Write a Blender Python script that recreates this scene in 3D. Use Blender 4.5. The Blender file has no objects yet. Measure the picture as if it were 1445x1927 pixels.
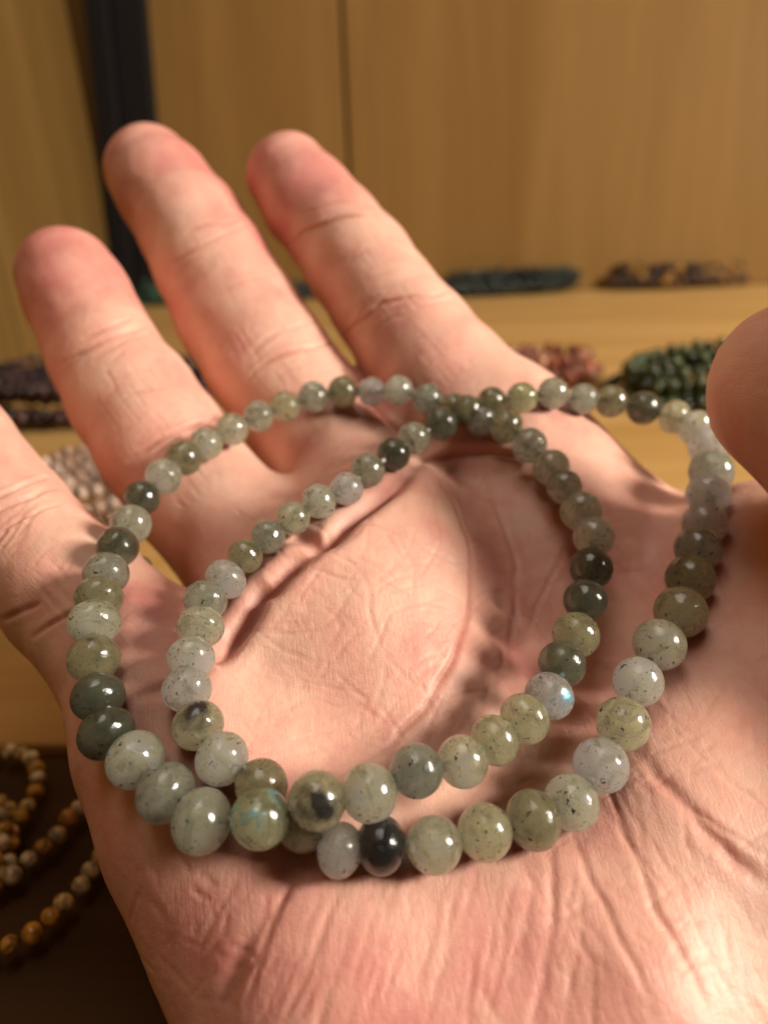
import bpy, math, random
import numpy as np
from mathutils import Matrix, Vector
R = math.radians
rnd = random.Random(7)
scene = bpy.context.scene
COL = scene.collection

# ------------------------------------------------------------------ camera
# picture measures are in pixels of a 1445 x 1927 frame, lengths in mm (scene unit: metre)
F, CX, CY, MM = 1400.0, 722.5, 963.5, 0.001
PITCH, ROLL, YAW, HGT = 26.0, -2.5, 0.0, 92.0
cam_d = bpy.data.cameras.new('camera')
cam = bpy.data.objects.new('camera', cam_d); COL.objects.link(cam)
CAMROT = Matrix.Rotation(R(YAW), 3, 'Z') @ Matrix.Rotation(R(90-PITCH), 3, 'X') @ Matrix.Rotation(R(ROLL), 3, 'Z')
CAMPOS = Vector((0, 0, HGT*MM))
cam.matrix_world = Matrix.Translation(CAMPOS) @ CAMROT.to_4x4()
cam_d.sensor_fit = 'VERTICAL'; cam_d.sensor_height = 36.0
cam_d.lens = 36.0*F/1927.0
cam_d.clip_start = 0.005; cam_d.clip_end = 20
cam_d.dof.use_dof = True; cam_d.dof.focus_distance = 0.071; cam_d.dof.aperture_fstop = 19
scene.camera = cam
ROTN = np.array(CAMROT); POSN = np.array(CAMPOS)/MM

def c2w(p):                      # camera space (mm) -> world (mm)
    return np.asarray(p) @ ROTN.T + POSN
def px(x, y, Z):                 # picture point at depth Z -> camera space
    return np.array([(x-CX)/F*Z, -(y-CY)/F*Z, -Z])
def on_shelf(x, y, z=0.0):       # picture point -> world point on the plane z (mm)
    d = ROTN @ np.array([(x-CX)/F, -(y-CY)/F, -1.0])
    t = (z-POSN[2])/d[2]
    return POSN + d*t

# ------------------------------------------------------------------ light
w = bpy.data.worlds.new('World'); scene.world = w; w.use_nodes = True
bg = w.node_tree.nodes['Background']
bg.inputs[0].default_value = (1.0, 0.72, 0.48, 1); bg.inputs[1].default_value = 0.05
def area(name, pos, target, size, size_y, power, color):
    d = bpy.data.lights.new(name, 'AREA'); d.shape = 'RECTANGLE'; d.size = size; d.size_y = size_y; d.energy = power; d.color = color
    o = bpy.data.objects.new(name, d); COL.objects.link(o)
    o.location = pos
    o.rotation_euler = (Vector(target)-Vector(pos)).to_track_quat('-Z', 'Y').to_euler()
    return o
LDIR = np.array([0.86, 0.34, 0.38]); LDIR /= np.linalg.norm(LDIR)
hand_c = c2w(px(760, 1150, 85))*MM
lp = hand_c + (ROTN @ LDIR)*0.80
area('shop_lamp', lp, hand_c, 0.17, 0.24, 10.2, (1.0, 0.91, 0.79))
FDIR = np.array([-0.22, 0.92, 0.30]); FDIR /= np.linalg.norm(FDIR)
area('fill_light', hand_c + (ROTN @ FDIR)*1.1, hand_c, 0.7, 0.7, 4.6, (1.0, 0.89, 0.77))  # unseen soft area light, added as fill for the shaded skin
scene.view_settings.view_transform = 'Standard'
scene.view_settings.look = 'None'
scene.view_settings.exposure = 0.2
scene.view_settings.gamma = 1.0
scene.cycles.use_denoising = True
scene.cycles.max_bounces = 16; scene.cycles.volume_bounces = 8
scene.cycles.caustics_refractive = False
scene.cycles.caustics_reflective = False
scene.cycles.sample_clamp_indirect = 4.0

# ------------------------------------------------------------------ node helpers
def new_mat(name):
    m = bpy.data.materials.new(name); m.use_nodes = True
    nt = m.node_tree
    return m, nt, nt.nodes['Principled BSDF']
def N(nt, typ, **kw):
    n = nt.nodes.new(typ)
    for k, v in kw.items():
        if k.startswith('i_'):
            n.inputs[k[2:].replace('_', ' ')].default_value = v
        else:
            setattr(n, k, v)
    return n
def ramp(nt, stops, interp='LINEAR'):
    n = nt.nodes.new('ShaderNodeValToRGB'); cr = n.color_ramp; cr.interpolation = interp
    while len(cr.elements) < len(stops): cr.elements.new(0.5)
    for e, (p, c) in zip(cr.elements, stops):
        e.position = p; e.color = (*c, 1) if len(c) == 3 else c
    return n
def mix(nt, fac, a, b, blend='MIX'):
    n = nt.nodes.new('ShaderNodeMix'); n.data_type = 'RGBA'; n.blend_type = blend
    for s, v in ((n.inputs[0], fac), (n.inputs[6], a), (n.inputs[7], b)):
        if hasattr(v, 'is_output'): nt.links.new(v, s)
        else: s.default_value = v if not isinstance(v, tuple) or len(v) == 4 else (*v, 1)
    return n.outputs[2]
def math_n(nt, op, a, b=0.0):
    n = nt.nodes.new('ShaderNodeMath'); n.operation = op
    for s, v in ((n.inputs[0], a), (n.inputs[1], b)):
        if hasattr(v, 'is_output'): nt.links.new(v, s)
        else: s.default_value = v
    return n.outputs[0]

# ------------------------------------------------------------------ materials
def wood(name, light, dark, axis, scale=1.0, rough=0.5):
    m, nt, b = new_mat(name); L = nt.links
    tc = N(nt, 'ShaderNodeTexCoord'); mp = N(nt, 'ShaderNodeMapping'); L.new(tc.outputs['Object'], mp.inputs[0])
    s = [70*scale]*3; s['xyz'.index(axis)] = 5*scale
    mp.inputs['Scale'].default_value = s
    n1 = N(nt, 'ShaderNodeTexNoise', i_Scale=1.0, i_Detail=6, i_Roughness=0.6, i_Distortion=0.7); L.new(mp.outputs[0], n1.inputs[0])
    n2 = N(nt, 'ShaderNodeTexNoise', i_Scale=0.25, i_Detail=3); L.new(mp.outputs[0], n2.inputs[0])
    n3 = N(nt, 'ShaderNodeTexNoise', i_Scale=7.0, i_Detail=3); L.new(mp.outputs[0], n3.inputs[0])
    s1 = math_n(nt, 'ADD', math_n(nt, 'MULTIPLY', n1.outputs[0], 0.5), math_n(nt, 'MULTIPLY', n2.outputs[0], 0.5))
    s1 = math_n(nt, 'ADD', math_n(nt, 'MULTIPLY', s1, 0.88), math_n(nt, 'MULTIPLY', n3.outputs[0], 0.12))
    r = ramp(nt, [(0.34, dark), (0.62, light)]); L.new(s1, r.inputs[0])
    L.new(r.outputs[0], b.inputs['Base Color'])
    b.inputs['Roughness'].default_value = rough; b.inputs['Specular IOR Level'].default_value = 0.08
    bp = N(nt, 'ShaderNodeBump', i_Strength=0.15, i_Distance=0.0004); L.new(n3.outputs[0], bp.inputs['Height']); L.new(bp.outputs[0], b.inputs['Normal'])
    return m
M_shelf = wood('shelf_wood', (0.54, 0.335, 0.125), (0.42, 0.225, 0.065), 'x', 1.0, 0.42)
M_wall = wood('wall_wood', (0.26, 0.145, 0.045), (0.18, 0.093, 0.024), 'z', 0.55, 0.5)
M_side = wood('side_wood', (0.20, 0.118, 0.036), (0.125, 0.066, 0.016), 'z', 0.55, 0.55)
M_front_shade = wood('shaded_front_wood', (0.075, 0.036, 0.012), (0.040, 0.018, 0.006), 'x', 1.0, 0.5)  # shelf wood with the hand's shadow put into its colour
M_post, nt, b = new_mat('black_post_paint')
b.inputs['Base Color'].default_value = (0.009, 0.007, 0.007, 1); b.inputs['Roughness'].default_value = 0.6; b.inputs['Specular IOR Level'].default_value = 0.2
tn = N(nt, 'ShaderNodeTexNoise', i_Scale=400.0, i_Detail=3); bp = N(nt, 'ShaderNodeBump', i_Strength=0.2, i_Distance=0.0003)
nt.links.new(tn.outputs[0], bp.inputs['Height']); nt.links.new(bp.outputs[0], b.inputs['Normal'])
M_gap, nt, b = new_mat('dark_backing'); b.inputs['Base Color'].default_value = (0.05, 0.028, 0.012, 1); b.inputs['Roughness'].default_value = 0.8

# skin
M_skin, nt, b = new_mat('skin'); L = nt.links
tc = N(nt, 'ShaderNodeTexCoord')
at = N(nt, 'ShaderNodeAttribute', attribute_name='red'); ac = N(nt, 'ShaderNodeAttribute', attribute_name='crease')
nz = N(nt, 'ShaderNodeTexNoise', i_Scale=95.0, i_Detail=4, i_Roughness=0.6); L.new(tc.outputs['Object'], nz.inputs[0])
nz2 = N(nt, 'ShaderNodeTexNoise', i_Scale=420.0, i_Detail=4, i_Roughness=0.65); L.new(tc.outputs['Object'], nz2.inputs[0])
f = math_n(nt, 'ADD', at.outputs['Fac'], math_n(nt, 'MULTIPLY', math_n(nt, 'SUBTRACT', nz.outputs[0], 0.5), 1.3))
f = math_n(nt, 'ADD', f, math_n(nt, 'MULTIPLY', math_n(nt, 'SUBTRACT', nz2.outputs[0], 0.5), 0.75))
rs = ramp(nt, [(0.0, (0.78, 0.49, 0.365)), (0.45, (0.74, 0.39, 0.295)), (1.0, (0.64, 0.24, 0.20))]); L.new(f, rs.inputs[0])
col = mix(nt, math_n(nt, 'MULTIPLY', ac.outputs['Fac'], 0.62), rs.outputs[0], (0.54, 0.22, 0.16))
L.new(col, b.inputs['Base Color'])
b.inputs['Roughness'].default_value = 0.47
b.inputs['Specular IOR Level'].default_value = 0.45
b.inputs['Subsurface Weight'].default_value = 0.35
b.inputs['Subsurface Radius'].default_value = (1.0, 0.38, 0.18)
b.inputs['Subsurface Scale'].default_value = 0.0022
uvn = N(nt, 'ShaderNodeAttribute', attribute_name='grain')        # (across, along, 0) in mm
mp1 = N(nt, 'ShaderNodeMapping'); mp1.inputs['Scale'].default_value = (2.6, 0.22, 1); L.new(uvn.outputs['Vector'], mp1.inputs[0])
g1 = N(nt, 'ShaderNodeTexNoise', i_Scale=1.0, i_Detail=5, i_Roughness=0.62, i_Distortion=1.6); L.new(mp1.outputs[0], g1.inputs[0])
mp2 = N(nt, 'ShaderNodeMapping'); mp2.inputs['Scale'].default_value = (0.35, 1.9, 1); L.new(uvn.outputs['Vector'], mp2.inputs[0])
g2 = N(nt, 'ShaderNodeTexNoise', i_Scale=1.0, i_Detail=5, i_Roughness=0.6, i_Distortion=1.8); L.new(mp2.outputs[0], g2.inputs[0])
vor = N(nt, 'ShaderNodeTexVoronoi', i_Scale=1150.0, feature='DISTANCE_TO_EDGE'); L.new(tc.outputs['Object'], vor.inputs[0])
fine = N(nt, 'ShaderNodeTexNoise', i_Scale=1700.0, i_Detail=3); L.new(tc.outputs['Object'], fine.inputs[0])
h = math_n(nt, 'ADD', math_n(nt, 'MULTIPLY', g1.outputs[0], 0.38), math_n(nt, 'MULTIPLY', g2.outputs[0], 0.16))
h = math_n(nt, 'ADD', h, math_n(nt, 'MULTIPLY', math_n(nt, 'MINIMUM', vor.outputs['Distance'], 0.15), 0.6))
h = math_n(nt, 'ADD', h, math_n(nt, 'MULTIPLY', fine.outputs[0], 0.16))
bp = N(nt, 'ShaderNodeBump', i_Strength=0.5, i_Distance=0.00028); L.new(h, bp.inputs['Height']); L.new(bp.outputs[0], b.inputs['Normal'])
M_nail, nt, b = new_mat('nail')
b.inputs['Base Color'].default_value = (0.74, 0.43, 0.34, 1); b.inputs['Roughness'].default_value = 0.25; b.inputs['Subsurface Weight'].default_value = 0.3; b.inputs['Subsurface Scale'].default_value = 0.001

# labradorite: the stone's own tone rides in the object colour, alpha = share of black mineral
def stone_mat(name, black=False, flash=None):
    m, nt, b = new_mat(name); L = nt.links
    oi = N(nt, 'ShaderNodeObjectInfo'); tc = N(nt, 'ShaderNodeTexCoord')
    off = N(nt, 'ShaderNodeVectorMath', operation='ADD'); L.new(tc.outputs['Object'], off.inputs[0])
    rv = math_n(nt, 'MULTIPLY', oi.outputs['Random'], 37.0)
    cx = N(nt, 'ShaderNodeCombineXYZ'); L.new(rv, cx.inputs[0]); L.new(math_n(nt, 'MULTIPLY', rv, 1.7), cx.inputs[1]); L.new(math_n(nt, 'MULTIPLY', rv, -0.6), cx.inputs[2])
    L.new(cx.outputs[0], off.inputs[1])
    P = off.outputs[0]
    cloud = N(nt, 'ShaderNodeTexNoise', i_Scale=1.1, i_Detail=5, i_Roughness=0.62, i_Distortion=0.8); L.new(P, cloud.inputs[0])
    mp = N(nt, 'ShaderNodeMapping'); mp.inputs['Scale'].default_value = (0.45, 0.45, 3.4); mp.inputs['Rotation'].default_value = (0.7, 0.5, 0); L.new(P, mp.inputs[0])
    vein = N(nt, 'ShaderNodeTexNoise', i_Scale=1.3, i_Detail=5, i_Roughness=0.6, i_Distortion=1.0); L.new(mp.outputs[0], vein.inputs[0])
    spk = N(nt, 'ShaderNodeTexNoise', i_Scale=4.6, i_Detail=3, i_Roughness=0.6, i_Distortion=0.4); L.new(P, spk.inputs[0])
    fine = N(nt, 'ShaderNodeTexNoise', i_Scale=14.0, i_Detail=2); L.new(P, fine.inputs[0])
    r1 = ramp(nt, [(0.28, (0.45, 0.42, 0.33)), (0.45, (1.5, 1.48, 1.38)), (0.68, (2.4, 2.4, 2.3))]); L.new(cloud.outputs[0], r1.inputs[0])
    c = mix(nt, 1.0, oi.outputs['Color'], r1.outputs[0], 'MULTIPLY')
    r2 = ramp(nt, [(0.30, (1, 1, 1)), (0.44, (0, 0, 0)), (0.60, (0, 0, 0)), (0.72, (0.7, 0.7, 0.7))]); L.new(vein.outputs[0], r2.inputs[0])
    c = mix(nt, math_n(nt, 'MULTIPLY', r2.outputs[0], 0.5), c, (0.12, 0.115, 0.07))
    r4 = ramp(nt, [(0.58, (0, 0, 0)), (0.70, (1, 1, 1))]); L.new(fine.outputs[0], r4.inputs[0])
    c = mix(nt, math_n(nt, 'MULTIPLY', r4.outputs[0], 0.35), c, (0.06, 0.06, 0.045))
    r3 = ramp(nt, [(0.635, (0, 0, 0)), (0.67, (1, 1, 1))]); L.new(spk.outputs[0], r3.inputs[0])
    c = mix(nt, r3.outputs[0], c, (0.020, 0.020, 0.022))
    if black:
        big = N(nt, 'ShaderNodeTexNoise', i_Scale=0.75, i_Detail=4, i_Roughness=0.5, i_Distortion=0.2); L.new(tc.outputs['Object'], big.inputs[0])
        sep = N(nt, 'ShaderNodeSeparateXYZ'); L.new(tc.outputs['Object'], sep.inputs[0])
        v = math_n(nt, 'ADD', math_n(nt, 'MULTIPLY', sep.outputs[0], 0.55), math_n(nt, 'MULTIPLY', sep.outputs[1], 0.45))
        v = math_n(nt, 'ADD', v, math_n(nt, 'MULTIPLY', math_n(nt, 'SUBTRACT', big.outputs[0], 0.5), 0.9))
        v = math_n(nt, 'ADD', v, oi.outputs['Alpha'])
        r5 = ramp(nt, [(0.47, (0, 0, 0)), (0.62, (1, 1, 1))]); L.new(v, r5.inputs[0])
        c = mix(nt, r5.outputs[0], c, (0.030, 0.031, 0.034))
    if flash:
        # labradorescence: a sheen of the crystal plates, seen only near their mirror direction
        gl = N(nt, 'ShaderNodeBsdfGlossy'); gl.inputs['Roughness'].default_value = 0.42
        nm = N(nt, 'ShaderNodeTexNoise', i_Scale=0.7, i_Detail=1); L.new(P, nm.inputs[0])
        rc = ramp(nt, [(0.40, flash[0]), (0.60, flash[1])]); L.new(nm.outputs[0], rc.inputs[0]); L.new(rc.outputs[0], gl.inputs['Color'])
        mk = ramp(nt, [(0.52, (0, 0, 0)), (0.64, (1, 1, 1))]); L.new(cloud.outputs[0], mk.inputs[0])
    L.new(c, b.inputs['Base Color'])
    b.inputs['Roughness'].default_value = 0.19
    b.inputs['IOR'].default_value = 1.56
    b.inputs['Subsurface Weight'].default_value = 1.0
    b.inputs['Subsurface Radius'].default_value = (1.0, 0.95, 0.62)
    b.inputs['Subsurface Scale'].default_value = 0.0034
    L.new(mix(nt, r3.outputs[0], (1.0, 1.0, 1.0), (0.0, 0.0, 0.0)), b.inputs['Transmission Weight'])
    wob = N(nt, 'ShaderNodeTexNoise', i_Scale=2.2, i_Detail=2); L.new(P, wob.inputs[0])
    bp = N(nt, 'ShaderNodeBump', i_Strength=0.4, i_Distance=0.0003); L.new(wob.outputs[0], bp.inputs['Height']); L.new(bp.outputs[0], b.inputs['Normal'])
    vs_ = N(nt, 'ShaderNodeVolumeScatter', i_Density=650.0); va_ = N(nt, 'ShaderNodeVolumeAbsorption', i_Density=38.0)
    vc = N(nt, 'ShaderNodeAddShader'); L.new(oi.outputs['Color'], va_.inputs['Color'])
    vs_.inputs['Color'].default_value = (.97, .965, .90, 1)
    L.new(vs_.outputs[0], vc.inputs[0]); L.new(va_.outputs[0], vc.inputs[1]); L.new(vc.outputs[0], nt.nodes['Material Output'].inputs['Volume'])
    if flash:
        ms = N(nt, 'ShaderNodeMixShader'); L.new(math_n(nt, 'MULTIPLY', mk.outputs[0], 0.62), ms.inputs[0])
        L.new(b.outputs[0], ms.inputs[1]); L.new(gl.outputs[0], ms.inputs[2])
        L.new(ms.outputs[0], nt.nodes['Material Output'].inputs['Surface'])
    return m
M_stone = stone_mat('labradorite')
M_black = stone_mat('labradorite_with_black_mineral', True)
M_flash = stone_mat('labradorite_flash', False, ((0.22, 0.75, 1.0), (1.0, 0.95, 0.30)))
M_cord, nt, b = new_mat('elastic_cord'); b.inputs['Base Color'].default_value = (0.6, 0.58, 0.5, 1); b.inputs['Roughness'].default_value = 0.4
def plain_stone(name):
    m, nt, b = new_mat(name); L = nt.links
    oi = N(nt, 'ShaderNodeObjectInfo'); tc = N(nt, 'ShaderNodeTexCoord')
    n = N(nt, 'ShaderNodeTexNoise', i_Scale=1.2, i_Detail=4); L.new(tc.outputs['Object'], n.inputs[0])
    r = ramp(nt, [(0.35, (0.4, 0.4, 0.4)), (0.65, (1.3, 1.3, 1.3))]); L.new(n.outputs[0], r.inputs[0])
    L.new(mix(nt, 1.0, oi.outputs['Color'], r.outputs[0], 'MULTIPLY'), b.inputs['Base Color'])
    b.inputs['Roughness'].default_value = 0.15; b.inputs['Subsurface Weight'].default_value = 0.3; b.inputs['Subsurface Scale'].default_value = 0.001
    return m
M_bead = plain_stone('polished_bead')

# ------------------------------------------------------------------ object helpers
def tag(o, label=None, cat=None, group=None, kind=None):
    if label: o['label'] = label
    if cat: o['category'] = cat
    if group: o['group'] = group
    if kind: o['kind'] = kind
    return o
def empty(name, loc):
    o = bpy.data.objects.new(name, None); COL.objects.link(o); o.location = loc; o.empty_display_size = 0.01
    return o
def mesh_obj(name, verts, faces, mat, parent=None, smooth=False):
    me = bpy.data.meshes.new(name); me.from_pydata([tuple(v) for v in verts], [], [tuple(f) for f in faces]); me.update()
    if smooth: me.shade_smooth()
    me.materials.append(mat)
    o = bpy.data.objects.new(name, me); COL.objects.link(o)
    if parent: o.parent = parent
    return o
def box_mesh(lo, hi, bev=0.0006):
    import bmesh
    bm = bmesh.new(); bmesh.ops.create_cube(bm, size=1.0)
    c = [(a+b_)/2 for a, b_ in zip(lo, hi)]; s = [b_-a for a, b_ in zip(lo, hi)]
    for v in bm.verts: v.co = Vector((c[i]+v.co[i]*s[i] for i in range(3)))
    bmesh.ops.bevel(bm, geom=bm.edges[:], offset=bev, segments=2, affect='EDGES', profile=0.5)
    return bm
def box_obj(name, lo, hi, mat, parent=None, bev=0.0006):
    bm = box_mesh(lo, hi, bev); me = bpy.data.meshes.new(name); bm.to_mesh(me); bm.free(); me.materials.append(mat)
    o = bpy.data.objects.new(name, me); COL.objects.link(o)
    if parent: o.parent = parent
    return o

# ------------------------------------------------------------------ the cabinet the hand is held into
p1 = on_shelf(300, 572); p2 = on_shelf(1400, 536)
bd = (p2-p1); bd[2] = 0; bd /= np.linalg.norm(bd)
corner = on_shelf(232, 574)
ang = math.atan2(bd[1], bd[0])
cab = empty('display_cabinet', (corner[0]*MM, corner[1]*MM, 0)); cab.rotation_euler = (0, 0, ang)
tag(cab, 'light wooden display shelf with a boarded back and one black corner post', 'display shelf')
W = 1.0
fy = float((on_shelf(60, 1405)-corner) @ np.array([-bd[1], bd[0], 0]))*MM
shelf = box_obj('shelf', (-0.30, fy+0.0006, -0.020), (W, 0.012, 0.0), M_shelf, cab, 0.001)
box_obj('front_shade_board', (-0.30, -0.95, -0.020), (W, fy-0.0006, -0.0015), M_front_shade, cab, 0.001)  # added board, coloured dark in place of the hand's shadow on the shelf
back = empty('back_panel', (0, 0, 0)); back.parent = cab
# board joints in cabinet x (m): found where the photographed joint meets the shelf line
def cab_x(x, y):
    q = on_shelf(x, y) - corner
    return float(q @ bd)*MM
jx = cab_x(664, 566)
back.rotation_euler = (R(-7), 0, 0)
edges = [-0.02, jx, jx+0.43, W]
for a, b_ in zip(edges[:-1], edges[1:]):
    box_obj('board', (a+0.0012, 0.0, 0.0005), (b_-0.0012, 0.012, 0.75), M_wall, back, 0.0008)
mesh_obj('backing', [(-0.02, 0.0125, 0), (W, 0.0125, 0), (W, 0.0125, 0.75), (-0.02, 0.0125, 0.75)], [(0, 1, 2, 3)], M_gap, back)
side = empty('side_panel', (0, 0, 0)); side.parent = cab
sd = on_shelf(0, 708) - corner
sa = math.atan2(sd[1], sd[0]) - ang           # direction of the side panel's foot in cabinet space
side.rotation_euler = (0, 0, sa)
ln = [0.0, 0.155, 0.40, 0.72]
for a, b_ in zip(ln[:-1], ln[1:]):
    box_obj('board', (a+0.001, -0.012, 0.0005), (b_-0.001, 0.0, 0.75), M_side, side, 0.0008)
post = empty('corner_post', (0.0, 0, 0)); post.parent = cab; post.rotation_euler = (R(-7), R(2.5), 0)
box_obj('post_face', (0.000, -0.014, 0.0006), (0.014, -0.0006, 0.75), M_post, post, 0.0012)
box_obj('post_flange', (0.0145, -0.009, 0.0006), (0.036, -0.0006, 0.75), M_post, post, 0.0012)

# ------------------------------------------------------------------ the hand: a distance field, meshed once
# every joint: picture x, y, depth of its centre (mm), radius in picture pixels
index = [(544, 334, 138, 79), (581, 382, 136, 87), (632, 440, 133.5, 91), (675, 497, 131, 99), (722, 565, 128, 103), (782, 648, 125.5, 114), (840, 730, 123, 130), (930, 845, 120, 150)]
middle = [(283, 324, 141, 83), (308, 356, 139.5, 91), (360, 428, 136.5, 99), (400, 502, 134, 107), (448, 591, 131, 114), (502, 679, 128, 119), (580, 784, 126, 123), (680, 915, 122, 146)]
ring = [(128, 523, 124.5, 92), (147, 560, 122.5, 97), (202, 673, 118.5, 104), (250, 749, 116, 115), (304, 833, 113, 122), (385, 942, 112, 125), (500, 1062, 108, 140)]
pinky = [(-190, 700, 104, 100), (-95, 838, 101.5, 113), (15, 978, 98, 117), (140, 1118, 92, 130), (280, 1265, 85, 150)]
thumb = [(1512, 734, 80, 170), (1570, 770, 80, 180), (1690, 890, 77, 200), (1850, 1100, 76, 230), (1900, 1360, 70, 240), (2060, 1600, 60, 225), (1700, 1680, 82, 290)]  # the unseen lower joints are arched and thickened to shade the palm
palm = [
    [(930, 845, 120, 150), (1010, 1080, 109, 185), (1020, 1330, 97, 215), (900, 1700, 79, 260), (850, 2150, 68, 290)],
    [(680, 915, 122, 146), (740, 1130, 100, 205), (760, 1400, 88, 230), (760, 1700, 76, 260), (760, 2150, 67, 280)],
    [(500, 1062, 108, 140), (600, 1230, 93, 200), (640, 1450, 85, 220), (660, 1750, 74, 255)],
    [(280, 1265, 85, 150), (345, 1380, 80.5, 190), (412, 1530, 75, 206), (505, 1700, 71, 215), (632, 1880, 66, 250), (790, 2150, 62, 280)],
    [(1480, 1160, 100, 225), (1390, 1350, 92, 270), (1250, 1620, 79, 310), (1110, 1900, 69, 330), (980, 2200, 62, 330)],
    [(930, 845, 120, 150), (1215, 1085, 109, 150), (1480, 1165, 100, 225)],
    [(840, 1800, 72, 260), (850, 2200, 64, 300)],
    [(1480, 1160, 100, 225), (1600, 1500, 84, 300), (1520, 1950, 69, 330)],
]
bulges = [  # soft pads: x, y, centre depth, radius px
    (700, 1105, 95.5, 185), (600, 1210, 90.5, 200), (725, 1260, 88.5, 180), (730, 1010, 102, 130), (585, 1110, 95.5, 120), (500, 1240, 90, 120),
]
def J(j):
    x, y, Z, r = j
    return px(x, y, Z), r*Z/F
def seg(P, a, ra, b_, rb):
    ba = b_-a; l2 = float(ba @ ba)+1e-9
    pa = P-a
    t = np.clip(pa @ ba/l2, 0, 1)
    q = pa - t[:, None]*ba
    return np.sqrt(np.einsum('ij,ij->i', q, q)) - (ra+(rb-ra)*t)
def smin(a, b_, k):
    hh = np.clip(k-np.abs(a-b_), 0, None)/k
    return np.minimum(a, b_) - hh*hh*k*0.25
def chain(P, js, k):
    d = None
    for u, v in zip(js[:-1], js[1:]):
        (a, ra), (b_, rb) = J(u), J(v)
        s = seg(P, a, ra, b_, rb)
        d = s if d is None else smin(d, s, k)
    return d
FING = [index, middle, ring, pinky, thumb]
FINGC = [[(J(j)[0].astype(np.float32), np.float32(J(j)[1])) for j in f] for f in FING]
def sdf(P):
    P = P.astype(np.float32)
    dp = None
    for js in palm:
        s = chain(P, js, 3.0)
        dp = s if dp is None else smin(dp, s, 7.0)
    for bl in bulges:
        c, r = J(bl); s = np.linalg.norm(P-c, axis=1) - r
        dp = smin(dp, s, 5.0)
    df = None
    for js in FING:
        s = chain(P, js, 1.2)
        df = s if df is None else smin(df, s, 0.8)
    return smin(dp, df, 2.5)
def grad(P, e=0.25):
    g = np.empty_like(P)
    for i in range(3):
        o = np.zeros(3); o[i] = e
        g[:, i] = sdf(P+o)-sdf(P-o)
    return g/(np.linalg.norm(g, axis=1)[:, None]+1e-9)

VOX, BL = 0.52, 4
lo = np.array([-75.0, -98.0, -158.0]); hi = np.array([92.0, 82.0, -38.0])
nc = np.ceil((hi-lo)/(VOX*BL)).astype(int)
ci = np.stack(np.meshgrid(*[np.arange(n) for n in nc], indexing='ij'), -1).reshape(-1, 3)
cc = lo + (ci+0.5)*VOX*BL
dc = sdf(cc)
near = np.abs(dc) < VOX*BL*1.25+1.0
full = np.repeat(np.repeat(np.repeat(dc.reshape(nc).astype(np.float32), BL, 0), BL, 1), BL, 2)
oi_ = np.stack(np.meshgrid(*[np.arange(BL)]*3, indexing='ij'), -1).reshape(-1, 3)
fi = (ci[near][:, None, :]*BL + oi_[None]).reshape(-1, 3)
for k0 in range(0, len(fi), 400000):
    q = fi[k0:k0+400000]
    full[q[:, 0], q[:, 1], q[:, 2]] = sdf(lo+(q+0.5)*VOX)

def surface_nets(D):
    ins = D < 0
    s = [slice(None, -1), slice(1, None)]
    cnt = np.zeros(np.array(D.shape)-1, np.int8)
    for i in (0, 1):
        for j in (0, 1):
            for k in (0, 1): cnt += ins[s[i], s[j], s[k]]
    cell = np.argwhere((cnt > 0) & (cnt < 8))
    idx = -np.ones(cnt.shape, np.int32); idx[tuple(cell.T)] = np.arange(len(cell))
    acc = np.zeros((len(cell), 3)); num = np.zeros(len(cell))
    cor = [np.array(c) for c in np.ndindex(2, 2, 2)]
    for a in cor:
        for ax in range(3):
            if a[ax] == 0:
                b_ = a.copy(); b_[ax] = 1
                da = D[tuple((cell+a).T)]; db = D[tuple((cell+b_).T)]
                m = (da < 0) != (db < 0)
                t = np.where(m, da/(da-db+1e-12), 0)
                pt = a[None]+t[:, None]*(b_-a)[None]
                acc[m] += pt[m]; num[m] += 1
    V = cell+acc/num[:, None]
    Q = []
    for ax in range(3):
        u, v = (ax+1) % 3, (ax+2) % 3
        sl0 = [slice(None)]*3; sl1 = [slice(None)]*3
        sl0[ax] = slice(None, -1); sl1[ax] = slice(1, None)
        A, B = ins[tuple(sl0)], ins[tuple(sl1)]
        e = np.argwhere(A != B)
        e = e[(e[:, u] > 0) & (e[:, v] > 0) & (e[:, u] < cnt.shape[u]) & (e[:, v] < cnt.shape[v])]
        flip = A[tuple(e.T)]
        eu = np.zeros(3, int); eu[u] = 1; ev = np.zeros(3, int); ev[v] = 1
        q = np.stack([idx[tuple((e-eu-ev).T)], idx[tuple((e-ev).T)], idx[tuple(e.T)], idx[tuple((e-eu).T)]], 1)
        q[~flip] = q[~flip][:, ::-1]
        Q.append(q)
    return V, np.concatenate(Q)
V, Q = surface_nets(full)
V = lo+(V+0.5)*VOX
del full
def subdivide(V, Q):
    n = len(V)
    e = np.concatenate([Q[:, [i, (i+1) % 4]] for i in range(4)]); e.sort(axis=1)
    key = e[:, 0].astype(np.int64)*n+e[:, 1]
    u, first, inv = np.unique(key, return_index=True, return_inverse=True)
    em = (V[e[first, 0]]+V[e[first, 1]])/2
    fm = V[Q].mean(1)
    ei = (n+inv).reshape(4, -1); fidx = n+len(em)+np.arange(len(Q))
    Q2 = np.concatenate([np.stack([Q[:, i], ei[i], fidx, ei[(i-1) % 4]], 1) for i in range(4)])
    return np.concatenate([V, em, fm]), Q2
def project(V, it=2):
    for _ in range(it):
        V = V - sdf(V)[:, None]*grad(V)
    return V
V = project(V, 1)
V, Q = subdivide(V, Q)
V = project(V, 1)
NRM = grad(V, 0.5)

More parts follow.
